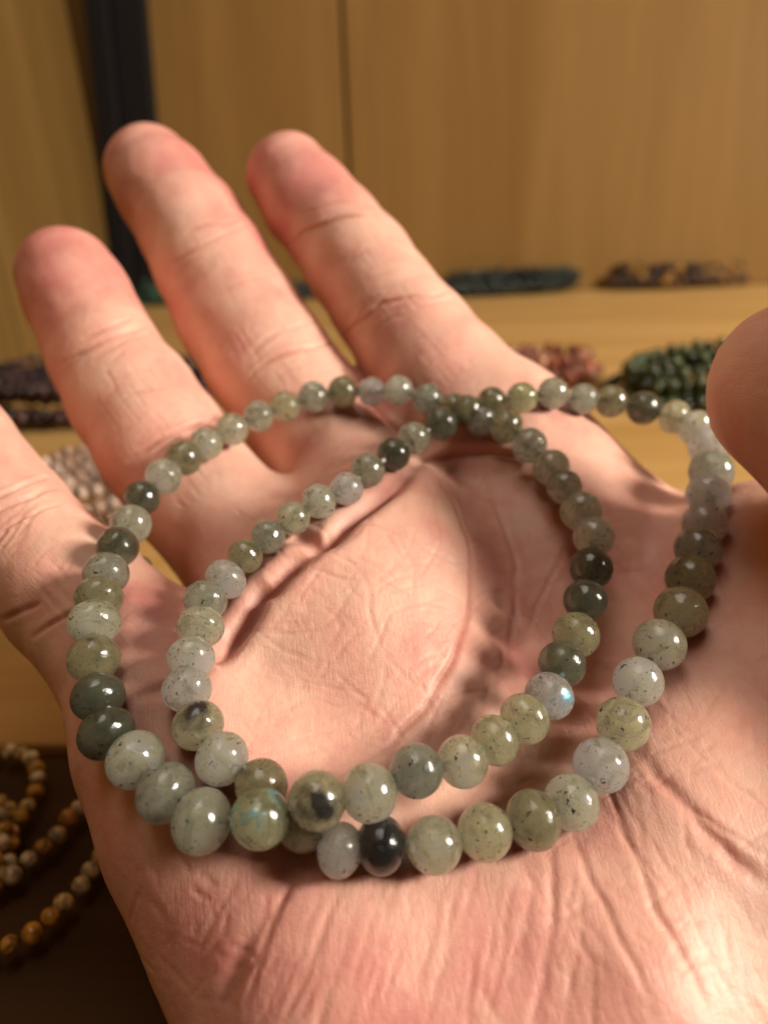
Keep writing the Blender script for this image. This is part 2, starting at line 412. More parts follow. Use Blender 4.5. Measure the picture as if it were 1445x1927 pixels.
# ---- skin creases: drawn on the surface, carved into it
def hit(x, y, z0=35.0):
    d = np.array([(x-CX)/F, -(y-CY)/F, -1.0]); nl = np.linalg.norm(d)
    t = z0
    for _ in range(80):
        s = float(sdf((d*t)[None])[0])
        t += s/nl*0.9
        if s < 0.02: break
        if t > 200: return None
    return d*t
def hits(xy):                                     # many picture points at once
    xy = np.asarray(xy, float)
    d = np.stack([(xy[:, 0]-CX)/F, -(xy[:, 1]-CY)/F, -np.ones(len(xy))], 1); nl = np.linalg.norm(d, axis=1)
    t = np.full(len(xy), 35.0)
    for _ in range(60): t = np.minimum(t+sdf(d*t[:, None])/nl*0.9, 220)
    return d*t[:, None], t < 210
def smooth_line(pts, step=6.0):
    pts = np.array(pts, float)
    if len(pts) > 2:
        for _ in range(2):
            q = np.empty((2*len(pts)-2, 2)); q[0::2] = pts[:-1]*0.75+pts[1:]*0.25; q[1::2] = pts[:-1]*0.25+pts[1:]*0.75
            pts = np.concatenate([pts[:1], q, pts[-1:]])
    out = []
    for a, b_ in zip(pts[:-1], pts[1:]):
        n = max(1, int(np.hypot(*(b_-a))/step)); out += [a+(b_-a)*i/n for i in range(n)]
    out.append(pts[-1])
    return np.array(out)
CR = []   # (points px, depth mm, width mm)
def cr(depth, width, *pts): CR.append((pts, depth, width) if PHASE == 3 else (pts, depth*(.62 if depth > .65 else .6 if PHASE == 0 else .30)*({1: .62, 2: .42}.get(PHASE, 1.6)), width*.58 if width < 1.05 or (PHASE == 2 and width < 1.4) else width*.8))
PHASE = 0
# finger joints
cr(.55, .75, (520, 478), (585, 428), (650, 408), (716, 402)); cr(.30, .55, (560, 405), (620, 385), (672, 382))
cr(.6, .8, (640, 640), (690, 588), (760, 560), (850, 545)); cr(.4, .6, (690, 560), (745, 530), (800, 520)); cr(.3, .6, (720, 610), (790, 575), (860, 565))
cr(.2, .5, (672, 515), (730, 490), (775, 482)); cr(.15, .5, (690, 535), (745, 505))
cr(.6, .8, (315, 500), (370, 462), (430, 438), (488, 420)); cr(.35, .6, (355, 440), (410, 420), (455, 410))
cr(.6, .8, (470, 705), (530, 665), (600, 648), (655, 645)); cr(.45, .7, (470, 655), (540, 620), (612, 605)); cr(.25, .5, (500, 720), (570, 690), (640, 675))
cr(.2, .5, (400, 560), (470, 525), (540, 510))
cr(.6, .8, (105, 690), (170, 655), (230, 628), (285, 612)); cr(.4, .6, (150, 640), (200, 612), (250, 600)); cr(.3, .5, (185, 668), (240, 640), (280, 632))
cr(.6, .8, (240, 872), (310, 820), (370, 795), (420, 782)); cr(.5, .7, (245, 892), (320, 838), (380, 812), (430, 800)); cr(.2, .5, (190, 725), (250, 700), (310, 690)); cr(.2, .5, (235, 745), (290, 730), (330, 722))
cr(.7, .8, (-20, 972), (45, 940), (115, 915)); cr(.55, .6, (-20, 945), (40, 918), (95, 898)); cr(.3, .5, (0, 998), (70, 955), (120, 945))
cr(.4, .8, (60, 1200), (140, 1150), (210, 1120)); cr(.4, .8, (0, 1170), (80, 1130))
# palm: roots of the fingers
cr(1.9, 1.9, (545, 1005), (590, 1015), (612, 1022), (650, 985), (720, 930), (790, 872)); cr(1.9, 1.9, (395, 1240), (425, 1225), (450, 1180), (500, 1110), (560, 1050), (606, 1022))
cr(.9, 1.2, (640, 690), (690, 750), (750, 815), (800, 860)); cr(1.0, 1.2, (780, 872), (850, 850), (930, 850), (1010, 870))
cr(.9, 1.2, (400, 1250), (330, 1290), (250, 1310))
PHASE = 1
# palm: main lines
cr(1.0, .9, (812, 870), (845, 930), (880, 1010), (888, 1090), (880, 1170), (840, 1270), (780, 1360), (700, 1435), (610, 1465))
cr(.55, .6, (860, 870), (866, 940), (880, 1000), (885, 1060)); cr(.5, .6, (790, 880), (822, 960), (830, 1040))
cr(.5, .6, (625, 1035), (690, 1080), (700, 1160), (720, 1230)); cr(.45, .6, (640, 985), (740, 1000), (830, 1052), (880, 1075))
cr(.4, .5, (700, 1080), (760, 1060), (830, 1055)); cr(.4, .5, (830, 1055), (870, 990), (905, 930)); cr(.4, .5, (800, 985), (826, 940), (842, 890)); cr(.35, .5, (880, 960), (912, 900), (915, 870))
cr(.35, .5, (690, 1070), (620, 1180), (560, 1195), (480, 1190)); cr(.35, .5, (700, 1175), (780, 1130), (840, 1120)); cr(.3, .5, (440, 1290), (540, 1285), (620, 1290), (700, 1310))
cr(.3, .5, (520, 1340), (580, 1310), (650, 1330)); cr(.3, .5, (560, 1150), (600, 1230), (590, 1290)); cr(.3, .5, (640, 1400), (720, 1370), (780, 1350)); cr(.25, .5, (730, 1290), (770, 1250), (840, 1220))
cr(.3, .5, (470, 1380), (560, 1390), (650, 1440)); cr(.35, .6, (690, 1360), (720, 1300), (730, 1220)); cr(.25, .5, (660, 1290), (690, 1330), (700, 1360))
# hollow and thumb side
cr(.7, .9, (905, 900), (960, 1010), (975, 1120), (955, 1240), (900, 1340), (830, 1400)); cr(.5, .7, (1080, 1000), (1040, 1080), (990, 1180), (960, 1280))
cr(.5, .7, (1020, 880), (1070, 1000), (1080, 1130), (1060, 1260)); cr(.4, .6, (960, 870), (1040, 960), (1180, 1080), (1280, 1180)); cr(.35, .6, (1130, 860), (1210, 900), (1290, 928))
cr(.35, .6, (1110, 900), (1190, 920), (1280, 935)); cr(.4, .6, (1150, 1200), (1230, 1320), (1320, 1400)); cr(.35, .6, (1330, 1200), (1380, 1150), (1420, 1130))
cr(.4, .6, (1170, 1080), (1260, 1190), (1350, 1330)); cr(.3, .6, (1400, 1240), (1330, 1330), (1290, 1420))
cr(.9, 1.1, (1180, 1390), (1250, 1470), (1320, 1560), (1390, 1630), (1460, 1680)); cr(.5, .7, (1270, 1370), (1350, 1450), (1450, 1530)); cr(.6, .7, (1290, 1520), (1360, 1570), (1450, 1610))
PHASE = 2
# heel
cr(1.3, 1.5, (590, 1600), (540, 1660), (490, 1740), (440, 1830), (400, 1940)); cr(.6, .8, (560, 1640), (520, 1730), (480, 1830), (455, 1940)); cr(.5, .7, (450, 1640), (410, 1720), (370, 1800))
cr(.9, .9, (1030, 1580), (1042, 1660), (1040, 1740), (1025, 1820), (1005, 1940)); cr(.8, .8, (1075, 1560), (1100, 1640), (1150, 1730), (1200, 1830), (1240, 1940))
cr(.7, .8, (1140, 1470), (1180, 1570), (1210, 1660), (1250, 1740), (1300, 1820), (1340, 1940)); cr(.5, .7, (1205, 1610), (1215, 1690), (1270, 1780)); cr(.4, .6, (1275, 1640), (1295, 1720), (1330, 1790), (1390, 1900))
cr(.5, .7, (900, 1600), (890, 1690), (840, 1800), (800, 1940)); cr(.5, .6, (670, 1700), (740, 1660), (800, 1630)); cr(.4, .6, (1060, 1610), (1150, 1625), (1215, 1622)); cr(.4, .6, (1060, 1730), (1100, 1705), (1130, 1690)); cr(.4, .6, (1110, 1660), (1180, 1670), (1215, 1660))
cr(.45, .7, (950, 1830), (1020, 1810), (1060, 1790)); cr(.4, .6, (1190, 1740), (1270, 1760), (1300, 1730)); cr(.4, .6, (1210, 1720), (1300, 1730), (1440, 1740)); cr(.35, .6, (1240, 1590), (1310, 1570)); cr(.35, .6, (1140, 1490), (1230, 1450))
cr(.4, .8, (225, 1640), (290, 1690), (320, 1760), (310, 1850)); cr(.5, .9, (240, 1540), (280, 1600), (300, 1680))
PHASE = 3
rc_ = random.Random(3); U = rc_.uniform
for i in range(46):                                # fine fan of lines down the heel of the hand
    x0 = 520+i*13+U(-8, 8); y0 = 1620+U(0, 190); k_ = (x0-560)/520
    x1 = x0-90+80*k_+U(-20, 20); cr(U(.02, .085), U(.26, .38), (x0, y0), ((x0+x1)/2+U(0, 12), y0+110), (x1-12, y0+U(180, 300)))
# each finger: middle line down the pad side, half width, joints
for (ax_, hw_, jts) in ((((575, 385), (632, 440), (722, 565), (790, 655), (850, 720)), 78, (.27, .58)), (((308, 356), (400, 502), (502, 679), (600, 800)), 92, (.27, .66)), (((147, 560), (202, 673), (304, 833), (380, 930)), 86, (.26, .72)), (((15, 978), (140, 1118), (230, 1210)), 90, (.05,))):
    ln_ = smooth_line(ax_, 4.0); m_ = len(ln_); tg = np.gradient(ln_, axis=0); tg /= np.linalg.norm(tg, axis=1)[:, None]; nm_ = np.stack([-tg[:, 1], tg[:, 0]], 1)
    for i in range(64):
        near_j = i < 26
        u = (rc_.choice(jts)+rc_.gauss(0, .045)) if near_j else U(.25, 1)
        q_ = min(m_-1, max(0, int(u*m_)))
        if near_j or i < 40:                       # across, bowed towards the tip
            a, b2 = U(-.85, .2), 0; b2 = a+U(.3, .9); pts = []
            for k_ in (0, .5, 1):
                v = a+(b2-a)*k_; pts.append(tuple(ln_[q_]-nm_[q_]*hw_*v+tg[q_]*(v*v*10-v*8+U(-3, 3))))
            cr(U(.05, .14) if near_j else U(.03, .07), U(.26, .36), *pts)
        else:                                      # lengthwise
            v = U(-.75, .75); e = min(m_-1, q_+int(U(8, 26)))
            cr(U(.03, .08), U(.24, .34), *[tuple(ln_[k_]-nm_[k_]*hw_*(v+U(-.03, .03))) for k_ in (q_, (q_+e)//2, e)])
for i in range(240):                               # small criss-cross lines on the pads
    x0, y0 = U(430, 880), U(1000, 1430); a = rc_.choice([0.1, 0.35, 0.9, 1.3, 2.2, 2.7])+U(-.25, .25); l = U(25, 110)
    cr(U(.02, .075), U(.22, .34), (x0, y0), (x0+math.cos(a)*l*.5+U(-8, 8), y0-math.sin(a)*l*.5+U(-5, 5)), (x0+math.cos(a)*l, y0-math.sin(a)*l))
for i in range(190):
    x0, y0 = U(880, 1440), U(960, 1920); a = rc_.choice([-0.9, -1.1, -1.25, .35, .6])+U(-.25, .25); l = U(40, 150)
    cr(U(.02, .08), U(.24, .38), (x0, y0), (x0+math.cos(a)*l*.5+U(-10, 10), y0-math.sin(a)*l*.5+U(-6, 6)), (x0+math.cos(a)*l, y0-math.sin(a)*l))
for i in range(60):
    x0, y0 = U(240, 520), U(1500, 1900); a = rc_.choice([1.0, 1.3, 2.4, 2.8])+U(-.3, .3); l = U(30, 90)
    cr(U(.03, .09), U(.26, .38), (x0, y0), (x0+math.cos(a)*l*.5+U(-6, 6), y0-math.sin(a)*l*.5), (x0+math.cos(a)*l, y0-math.sin(a)*l))

disp = np.zeros(len(V)); crease = np.zeros(len(V))
cell = 2.5
vk = np.floor(V/cell).astype(int); vk -= vk.min(0)
base_v = np.floor(V/cell).astype(int).min(0); dims = vk.max(0)+1
lin = (vk[:, 0]*dims[1]+vk[:, 1])*dims[2]+vk[:, 2]
order = np.argsort(lin, kind='stable'); slin = lin[order]
def near_verts(pts, rad):
    k = np.unique(np.floor(pts/cell).astype(int)-base_v, axis=0)
    rr = int(math.ceil(rad/cell))
    o = np.stack(np.meshgrid(*[np.arange(-rr, rr+1)]*3, indexing='ij'), -1).reshape(-1, 3)
    k = np.unique((k[:, None]+o[None]).reshape(-1, 3), axis=0)
    k = k[((k >= 0) & (k < dims)).all(1)]
    l = (k[:, 0]*dims[1]+k[:, 1])*dims[2]+k[:, 2]
    a = np.searchsorted(slin, l, 'left'); b_ = np.searchsorted(slin, l, 'right')
    return np.concatenate([order[i:j] for i, j in zip(a, b_)]) if len(l) else np.array([], int)
jr_ = np.random.RandomState(4)
def wander(l):
    kk = max(3, len(l)//4); q = np.linspace(0, 1, kk); u = np.linspace(0, 1, len(l))
    return l+np.stack([np.interp(u, q, jr_.normal(0, 2.6, kk)), np.interp(u, q, jr_.normal(0, 2.6, kk))], 1)
allp = [wander(smooth_line(c[0])) for c in CR]
flat, ok = hits(np.concatenate(allp)); pos = 0
for (pts, dep, wid), lp_ in zip(CR, allp):
    p3 = flat[pos:pos+len(lp_)]; okk = ok[pos:pos+len(lp_)]; pos += len(lp_)
    if okk.sum() < 2: continue
    u = np.linspace(0, 1, len(lp_)); fade = np.clip(np.minimum(u, 1-u)*4.5, 0, 1)**.7
    if dep < 1.5:                      # skin folds break and wander
        kk = max(3, len(lp_)//7); fade = fade*np.clip(np.interp(u, np.linspace(0, 1, kk), jr_.uniform(.25, 1.25, kk)), 0, 1.15)
    p3, fade = p3[okk], fade[okk]
    vi = near_verts(p3, wid*3)
    if not len(vi): continue
    D = np.full(len(vi), 1e9); FD = np.zeros(len(vi))
    VV = V[vi]
    for a, b_, fa, fb in zip(p3[:-1], p3[1:], fade[:-1], fade[1:]):
        ba = b_-a; l2 = ba @ ba
        if l2 > 36: continue
        t = np.clip((VV-a) @ ba/(l2+1e-9), 0, 1)
        dd = np.linalg.norm(VV-a-t[:, None]*ba, axis=1); m = dd < D
        D[m] = dd[m]; FD[m] = (fa+(fb-fa)*t)[m]
    s = D/wid
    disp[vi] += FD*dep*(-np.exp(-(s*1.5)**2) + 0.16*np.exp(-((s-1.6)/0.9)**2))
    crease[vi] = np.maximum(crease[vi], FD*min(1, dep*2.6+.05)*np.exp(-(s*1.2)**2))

def vnoise(P, seed):
    r = np.random.RandomState(seed); T = r.rand(32, 32, 32).astype(np.float32)
    i = np.floor(P).astype(int); f_ = P-i; f_ = f_*f_*(3-2*f_); o = 0
    for c in np.ndindex(2, 2, 2):
        wgt = 1
        for ax in range(3): wgt = wgt*(f_[:, ax] if c[ax] else 1-f_[:, ax])
        o = o+wgt*T[(i[:, 0]+c[0]) % 32, (i[:, 1]+c[1]) % 32, (i[:, 2]+c[2]) % 32]
    return o-0.5
disp += 0.4*vnoise(V/7.0, 1)+0.12*vnoise(V/2.6, 2)+0.05*vnoise(V/0.9, 5)
VD = V+disp[:, None]*NRM

# ---- where blood shows through: tips and joint sides redder, bones paler
red = 0.36+0.55*vnoise(V/9.0, 3)+0.3*vnoise(V/3.5, 8)
along = np.zeros(len(V)); across = np.zeros(len(V)); best = np.full(len(V), 1e9)
for fi_, f_ in enumerate(FINGC):
    cum = 0.0
    for (a, ra), (b_, rb) in zip(f_[:-1], f_[1:]):
        ba = (b_-a).astype(float); l = np.linalg.norm(ba); t = np.clip((V-a) @ ba/(l*l), 0, 1)
        q = V-a-t[:, None]*ba; dd = np.linalg.norm(q, axis=1)-ra
        sx = np.cross(ba/l, [0, 0, 1.0]); sx /= np.linalg.norm(sx)
        m = dd < best; best[m] = dd[m]; along[m] = (cum+t*l)[m]+fi_*200; across[m] = (q @ sx)[m]+fi_*61
        cum += l
    tip = f_[0][0].astype(float); dt = np.linalg.norm(V-tip, axis=1)
    if fi_ < 4:
        sel = (best < 6)&(along >= fi_*200)&(along < fi_*200+150)
        al = along-fi_*200; q_ = np.clip((al-8)/15, 0, 1); red += np.where(sel, 0.5*(1-q_*q_*(3-2*q_))-0.10*np.exp(-((al-27)/8.0)**2), 0)
    red += 0.12*np.exp(-((np.linalg.norm(V-f_[4 if len(f_) > 5 else 2][0], axis=1)-6)/6.0)**2)
palmish = best > 3.5
pn = np.array([0.0, .78, .64])
gx = np.where(palmish, V[:, 0]*1.0+V[:, 1]*.16, across); gy = np.where(palmish, V[:, 1]*.65-V[:, 2]*.75-V[:, 0]*.1, along)
for (x, y, Z, rad, amt) in ((600, 1230, 80, 11, .10), (350, 1640, 62, 12, .34), (1000, 1100, 92, 16, .30), (900, 1850, 54, 14, .18), (650, 1010, 95, 10, .2), (250, 1250, 78, 12, .2), (1250, 1800, 58, 12, -.12), (1330, 1300, 82, 16, .12)):
    red += amt*np.exp(-(np.linalg.norm(V-px(x, y, Z), axis=1)/rad)**2)
red = np.clip(red, 0, 1)

wv = c2w(VD)*MM
org = hand_c
me = bpy.data.meshes.new('hand')
me.vertices.add(len(wv)); me.vertices.foreach_set('co', (wv-org).astype(np.float32).ravel())
me.loops.add(Q.size); me.loops.foreach_set('vertex_index', Q.astype(np.int32).ravel())
me.polygons.add(len(Q)); me.polygons.foreach_set('loop_start', np.arange(0, Q.size, 4, dtype=np.int32))
me.update(calc_edges=True); me.validate()
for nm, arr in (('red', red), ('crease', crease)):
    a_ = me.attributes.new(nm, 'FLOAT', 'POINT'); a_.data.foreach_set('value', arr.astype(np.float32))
a_ = me.attributes.new('grain', 'FLOAT_VECTOR', 'POINT'); a_.data.foreach_set('vector', np.stack([gx, gy, gx*0], 1).astype(np.float32).ravel())
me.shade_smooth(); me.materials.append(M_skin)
hand = bpy.data.objects.new('hand', me); COL.objects.link(hand); hand.location = org
tag(hand, 'open bare right hand, palm up with fingers spread, holding two beaded bracelets', 'hand')
print('hand quads', len(Q))

# nails on the far side of the fingers
for f_ in FING[:4]:
    (t, r0), (k, r1) = J(f_[0]), J(f_[1]); ax = (t-k)/np.linalg.norm(t-k)
    back_ = np.array([0.0, -.35, -1.0]); back_ -= ax*(back_ @ ax); back_ /= np.linalg.norm(back_)
    sx = np.cross(ax, back_); vs, fs = [], []
    for i in range(9):
        for j in range(9):
            th = (j/8-.5)*1.5; v = (i/8-.45)*r0*1.75; fl = 1.0-0.12*max(0, (i/8-.75)*4)**2
            rr = r0*1.03*(1 if v < r0*.3 else math.sqrt(max(.2, 1-((v-r0*.3)/(r0*1.35))**2)))
            vs.append((c2w(t+ax*v+(back_*math.cos(th)+sx*math.sin(th)*0.9)*rr)*MM)-org)
    for i in range(8):
        for j in range(8): fs.append((i*9+j, i*9+j+1, i*9+j+10, i*9+j+9))
    o = mesh_obj('fingernail', vs, fs, M_nail, hand, True)
    sm = o.modifiers.new('thick', 'SOLIDIFY'); sm.thickness = 0.0005; sm.offset = 0

# ------------------------------------------------------------------ beads
def bead_mesh(name, nseg, nring, hole, mat):
    vs, fs = [], []
    prof = []
    a0 = math.asin(hole)
    for i in range(nring+1):
        a = a0+(math.pi-2*a0)*i/nring; prof.append((math.sin(a), math.cos(a)))
    prof = [(hole*.9, math.cos(a0)*.55)]+prof+[(hole*.9, -math.cos(a0)*.55)]
    for r_, z_ in prof:
        for j in range(nseg):
            th = 2*math.pi*j/nseg; vs.append((r_*math.cos(th), r_*math.sin(th), z_))
    for i in range(len(prof)-1):
        for j in range(nseg): fs.append((i*nseg+j, (i+1)*nseg+j, (i+1)*nseg+(j+1) % nseg, i*nseg+(j+1) % nseg))
    me = bpy.data.meshes.new(name); me.from_pydata(vs, [], fs); me.update(); me.shade_smooth()
    me.materials.append(mat)
    return me
BM = {k: bead_mesh('bead', 40, 22, 0.15, m) for k, m in (('s', M_stone), ('k', M_black), ('f', M_flash))}
def add_bead(me, name, parent, pos, axis, rad, thick, color, spin):
    o = bpy.data.objects.new(name, me); COL.objects.link(o); o.parent = parent
    q = Vector(axis).to_track_quat('Z', 'Y').to_matrix() @ Matrix.Rotation(spin, 3, 'Z')
    o.matrix_local = Matrix.Translation(pos) @ q.to_4x4() @ Matrix.Diagonal((rad, rad, thick, 1))
    o.color = color
    return o
def tube(name, pts, r, mat, parent, n=8, closed=True):
    vs, fs = [], []; m = len(pts)
    for i, p in enumerate(pts):
        t = (Vector(pts[(i+1) % m])-Vector(pts[i-1])).normalized() if closed or 0 < i < m-1 else (Vector(pts[min(i+1, m-1)])-Vector(pts[max(i-1, 0)])).normalized()
        s_ = t.cross(Vector((0.13, 0.2, 1))).normalized(); u_ = t.cross(s_)
        for j in range(n):
            a = 2*math.pi*j/n; vs.append(Vector(p)+s_*r*math.cos(a)+u_*r*math.sin(a))
    for i in range(m if closed else m-1):
        for j in range(n): fs.append((i*n+j, i*n+(j+1) % n, ((i+1) % m)*n+(j+1) % n, ((i+1) % m)*n+j))
    return mesh_obj(name, vs, fs, mat, parent, True)

A = [(855,770,60,'o'),(805,750,56,'g'),(750,735,54,'l'),(700,737,54,'w'),(645,737,56,'o'),(590,747,56,'g'),(537,765,56,'y'),(487,783,56,'g'),(437,808,60,'l'),(388,835,62,'l'),(347,862,64,'o'),(308,897,66,'m'),(268,937,66,'d'),(247,987,72,'g'),(222,1030,76,'d'),(200,1080,82,'g'),(187,1125,84,'o'),(178,1172,92,'l'),(177,1240,94,'o'),(185,1312,98,'d'),(201,1380,104,'d'),(255,1430,108,'l'),(312,1492,112,'g'),(380,1545,118,'l'),(490,1540,110,'f'),(597,1507,106,'k'),(695,1492,104,'l'),(783,1450,100,'D'),(870,1433,98,'l'),(930,1393,94,'y'),(987,1353,92,'y'),(1033,1310,92,'F'),(1057,1250,84,'d'),(1083,1195,84,'o'),(1101,1130,80,'d'),(1112,1070,80,'d'),(1117,1010,76,'l'),(1093,962,74,'l'),(1062,917,66,'g'),(1037,880,70,'l'),(996,838,66,'g'),(953,803,62,'o'),(905,790,58,'w')]
B = [(830,797,62,'d'),(880,772,56,'o'),(925,755,54,'o'),(982,748,57,'f'),(1040,740,58,'g'),(1097,750,56,'g'),(1150,755,58,'o'),(1210,768,62,'d'),(1268,785,64,'y'),(1308,805,66,'l'),(1333,840,73,'w'),(1338,887,78,'g'),(1332,930,80,'m'),(1325,985,80,'w'),(1313,1033,84,'g'),(1298,1090,88,'o'),(1280,1152,93,'y'),(1240,1213,94,'l'),(1200,1283,92,'m'),(1172,1362,98,'y'),(1130,1440,100,'w'),(1075,1510,100,'l'),(1003,1543,106,'o'),(912,1566,102,'y'),(817,1590,104,'l'),(717,1590,104,'K'),(640,1600,98,'w'),(572,1552,98,'o'),(492,1478,98,'o'),(418,1428,98,'l'),(373,1365,94,'k'),(352,1298,92,'w'),(360,1238,88,'m'),(378,1180,84,'l'),(387,1130,80,'g'),(425,1090,76,'w'),(462,1047,66,'o'),(505,1010,65,'g'),(552,975,64,'l'),(600,943,64,'l'),(652,920,62,'w'),(692,885,62,'g'),(740,855,60,'d'),(778,825,60,'g')]
TONE = {'l': (.62, .63, .48), 'm': (.64, .67, .56), 'g': (.40, .41, .335), 'o': (.33, .31, .19), 'd': (.125, .13, .09), 'w': (.69, .66, .60), 'y': (.56, .54, .36), 'k': (.50, .48, .33), 'K': (.20, .20, .17), 'D': (.27, .29, .25), 'f': (.52, .52, .34), 'F': (.66, .63, .63)}
ZP = lambda y: 1.0/(0.001993+9.12e-6*y)
def loop_depth(pts, lift, over):
    n = len(pts); z = np.zeros(n)
    P2 = np.array([(p[0], p[1]) for p in pts], float); size = np.array([p[2] for p in pts], float)
    z = np.array([ZP(p[1]) for p in pts])-lift
    for i, a in over.items(): z[i] -= a
    for _ in range(12):
        for i in range(n):              # rest on the skin, never in it
            for _k in range(40):
                r = size[i]*z[i]/F/2
                if sdf(px(*P2[i], z[i])[None])[0] < r*0.96: z[i] -= 0.25
                else: break
        if _ < 11:
            zs = 0.25*np.roll(z, 1)+0.5*z+0.25*np.roll(z, -1); z = np.minimum(z, zs+0.5)*0.5+zs*0.5
    return z
def make_loop(pts, z, label, group):
    P = np.array([c2w(px(p[0], p[1], zz)) for p, zz in zip(pts, z)])*MM
    c = P.mean(0); o = empty('bracelet', c); tag(o, label, 'bracelet', group)
    n = len(pts); bpy.context.view_layer.update()
    for i, p in enumerate(pts):
        t = P[(i+1) % n]-P[i-1]; t /= np.linalg.norm(t)
        gap = (np.linalg.norm(P[(i+1) % n]-P[i])+np.linalg.norm(P[i]-P[i-1]))/2
        rad = p[2]*z[i]/F/2*MM*1.04
        th = min(max(gap/2*1.06, rad*0.84), rad*0.98)
        k = p[3]; mesh = BM['k'] if k in 'kK' else BM['f'] if k in 'fF' else BM['s']
        col = TONE[k]; j = rnd.uniform(.88, 1.14); jr = rnd.uniform(.97, 1.03)
        alpha = {'k': .0, 'K': .2}.get(k, 1.0)
        spin = rnd.uniform(0, 6.28)
        if k in 'kK':                   # the black face is turned up
            v = Vector(t).to_track_quat('Z', 'Y').to_matrix().transposed() @ (Vector(POSN*MM)-Vector(P[i]))
            spin = math.atan2(v[1], v[0])-0.69
        b_ = add_bead(mesh, 'bead', o, P[i]-c, t, rad*rnd.uniform(.97, 1.03), th, (col[0]*j*jr, col[1]*j, col[2]*j/jr, alpha), spin)
        if k in 'kK': b_['label'] = 'grey-green stone bead with a black patch'
        if k == 'F': b_['label'] = 'pale stone bead with a blue flash'
    tube('cord', [q-c for q in P], 0.00028, M_cord, o)
    return o, P
zB = loop_depth(B, -0.3, {})
zA = loop_depth(A, 1.6, {0: 2.2, 42: 2.2, 1: 1, 41: 1, 23: 1.0, 24: 2.6, 25: 3.0, 26: 2.4, 27: .8})
brB, PB = make_loop(B, zB, 'grey-green stone bead bracelet lying right across the palm, under the other one', 'labradorite bracelets in the hand')
brA, PA = make_loop(A, zA, 'grey-green stone bead bracelet lying left over the fingers, on top of the other one', 'labradorite bracelets in the hand')
endp = [c2w(px(x, y, z))*MM for x, y, z in ((258, 1052, 99), (279, 1080, 97.5), (297, 1104, 97))]
for q0, q1 in zip(endp[:-1], endp[1:]):
    e_ = add_bead(BM['s'], 'bead', brA, (q0+q1)/2-np.array(brA.location), (q1-q0)/np.linalg.norm(q1-q0), 0.0012, np.linalg.norm(q1-q0)*.55, (.30, .31, .26, 1), 1.0)
    e_['label'] = 'slim grey stone end bead hanging between two fingers'
print('zA', np.round(zA, 1)); print('zB', np.round(zB, 1))

# ------------------------------------------------------------------ bracelets lying on the shelf
BG = bead_mesh('bead', 14, 8, 0.18, M_bead)
def coil(label, group, loops, cols, rad, name='bracelet'):
    """loops: list of closed or open world paths (mm) sampled so that beads touch"""
    c = np.concatenate(loops).mean(0); c[2] = 0
    o = empty(name, c*MM); tag(o, label, 'bracelet', group)
    for lp_ in loops:
        n = len(lp_)
        for i, p in enumerate(lp_):
            t = lp_[(i+1) % n]-lp_[i-1]
            if np.linalg.norm(t) < 1e-6: t = np.array([1.0, 0, 0])
            t = t/np.linalg.norm(t); cc_ = cols[rnd.randrange(len(cols))]; j = rnd.uniform(.75, 1.25)
            r_ = rad*rnd.uniform(.88, 1.08)*MM
            p = p+np.array([rnd.uniform(-.2, .2), rnd.uniform(-.2, .2), rnd.uniform(0, .45)])*rad
            add_bead(BG, 'bead', o, (p-c)*MM, t, r_, r_*.92, (cc_[0]*j, cc_[1]*j, cc_[2]*j, 1), rnd.uniform(0, 6.28))
    return o
def ringpath(cx_, cy_, rx, ry, rad, z, rot=0.0, tilt=(0, 0), wob=0.06, seed=0):
    rr = random.Random(seed); ph = rr.uniform(0, 6.28); m = 720
    a = np.linspace(0, 2*np.pi, m, endpoint=False); k = 1+wob*np.sin(2*a+ph)+wob*.5*np.sin(3*a+1.7*ph)
    x, y = rx*k*np.cos(a), ry*k*np.sin(a)
    X = x*math.cos(rot)-y*math.sin(rot); Y = x*math.sin(rot)+y*math.cos(rot)
    Zz = z+tilt[0]*X+tilt[1]*Y; Zz = Zz-min(0, (Zz-rad).min())
    P = np.stack([cx_+X, cy_+Y, Zz], 1); s = np.concatenate([[0], np.cumsum(np.linalg.norm(np.diff(np.vstack([P, P[:1]]), axis=0), axis=1))])
    n = max(6, int(s[-1]/(rad*1.93))); q = np.linspace(0, s[-1], n, endpoint=False)
    ii = np.searchsorted(s, q, 'right')-1
    return P[np.minimum(ii, m-1)]
def linepath(pix, rad, z):
    P = np.array([on_shelf(x, y, z) for x, y in smooth_line(pix, 1.5)])
    s = np.concatenate([[0], np.cumsum(np.linalg.norm(np.diff(P, axis=0), axis=1))])
    q = np.arange(0, s[-1], rad*1.95)
    return P[np.searchsorted(s, q, 'right')-1]
G = 'bracelets laid out on the wooden shelf'
def at(x0, x1, ybase):
    a, b_ = on_shelf(x0, ybase), on_shelf(x1, ybase)
    return (a+b_)/2, np.linalg.norm(b_-a)/2
def back_coil(x0, x1, yb, depth, rad, cols, label, rings, tilt=(0, 0), seed=1):
    c, hw = at(x0, x1, yb); hw *= (c[1]+depth)/c[1]; c = c*(1+depth/c[1]); c[2] = 0
    rr = random.Random(seed); loops = []
    for q, z in rings:                       # q: how far a turn sits inside the outermost one; z: layer
        loops.append(ringpath(c[0]+rr.uniform(-1.5, 1.5), c[1]+rr.uniform(-1, 1), hw-rad-q*rad*2, max(depth-rad-q*rad*1.6, rad*1.1), rad, rad+z*rad*1.75, rr.uniform(-.04, .04), (tilt[0]+rr.uniform(-.03, .03), tilt[1]+rr.uniform(-.05, .05)), .05, seed+len(loops)))
    return coil(label, G, loops, cols, rad)
PILE = [(0, 0), (1, 0), (.4, .85), (1.3, 1), (.8, 1.7)]
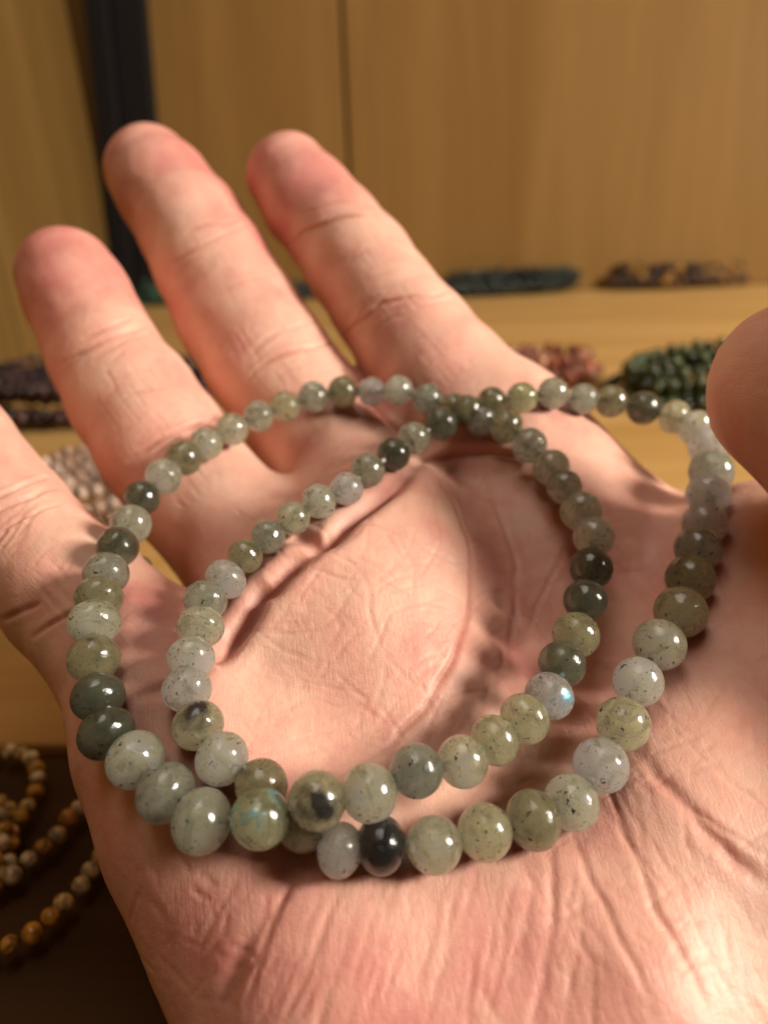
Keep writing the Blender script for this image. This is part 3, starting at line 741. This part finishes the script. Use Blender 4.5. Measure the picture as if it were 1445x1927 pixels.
back_coil(828, 1098, 560, 13, 3.3, [(.018, .028, .022), (.030, .044, .035), (.010, .014, .012)], 'dark teal stone bracelet at the foot of the back wall, right of the index finger', PILE, (0.03, 0), 11)
back_coil(1135, 1414, 547, 11, 3.1, [(.14, .06, .014), (.07, .03, .009), (.34, .17, .03), (.04, .018, .007)], 'brown and gold stone bracelet at the foot of the back wall, above the thumb', PILE, (-0.02, 0), 21)
back_coil(240, 345, 577, 10, 3.6, [(.02, .08, .04), (.035, .13, .07), (.012, .04, .02)], 'bright green stone bracelet in front of the black post', PILE, (0, 0), 31)
back_coil(470, 612, 568, 10, 3.3, [(.035, .042, .035), (.055, .062, .05)], 'dark grey stone bracelet seen between the middle and index fingers', PILE[:4], (0, 0), 41)
back_coil(890, 1130, 738, 17, 2.6, [(.30, .085, .04), (.52, .25, .15), (.20, .055, .025)], 'rust and pink stone bracelet behind the index finger knuckle', PILE, (0, 0), 51)
back_coil(1122, 1470, 790, 23, 2.5, [(.045, .062, .02), (.09, .11, .04), (.025, .036, .012)], 'moss green stone bracelet partly behind the thumb', [(0, 0), (1, 0), (2, 0), (3, 0), (.5, 1), (1.5, 1), (2.5, 1), (1, 2), (2, 2), (1.6, 3)], (0.10, .05), 61)
back_coil(-25, 405, 815, 34, 2.4, [(.045, .015, .015), (.08, .034, .034), (.025, .009, .009)], 'dark purple stone bracelet behind the ring finger', [(0, 0), (1, 0), (2, 0), (.2, 1), (1.2, 1), (.4, 2), (1.4, 2), (.8, 3)], (0, 0), 71)
back_coil(70, 340, 1030, 24, 2.0, [(.50, .33, .24), (.56, .41, .32), (.42, .26, .18)], 'pale pink stone bracelet between the ring finger and the little finger', [(0, 0), (1, 0), (2, 0), (.5, 1), (1.5, 1), (1, 2), (.3, 2), (1.2, 3)], (0, 0), 81)
GOLD = [(.56, .32, .05), (.58, .42, .16), (.50, .25, .03), (.62, .52, .30)]
coil('golden stone bracelet in several strands at the lower left of the hand', G, [linepath([(-60, 1412), (20, 1418), (62, 1425), (72, 1470), (55, 1520), (30, 1560), (-20, 1600)], 1.35, 1.4), linepath([(-50, 1500), (10, 1510), (25, 1560), (22, 1620), (-20, 1680)], 1.35, 1.5), linepath([(-60, 1460), (0, 1530), (12, 1590), (-30, 1640)], 1.35, 4.0)], GOLD, 1.35)
CLR = [(.60, .46, .25), (.55, .38, .15), (.48, .22, .03), (.62, .54, .36)]
coil('clear and amber bead bracelet in two open strands beside the heel of the hand', G, [linepath([(250, 1570), (195, 1600), (165, 1650), (130, 1700), (95, 1735), (55, 1765), (15, 1785), (-60, 1810)], 1.35, 1.4), linepath([(180, 1500), (132, 1535), (100, 1580), (60, 1620), (10, 1660), (-50, 1690)], 1.35, 1.5)], CLR, 1.45)
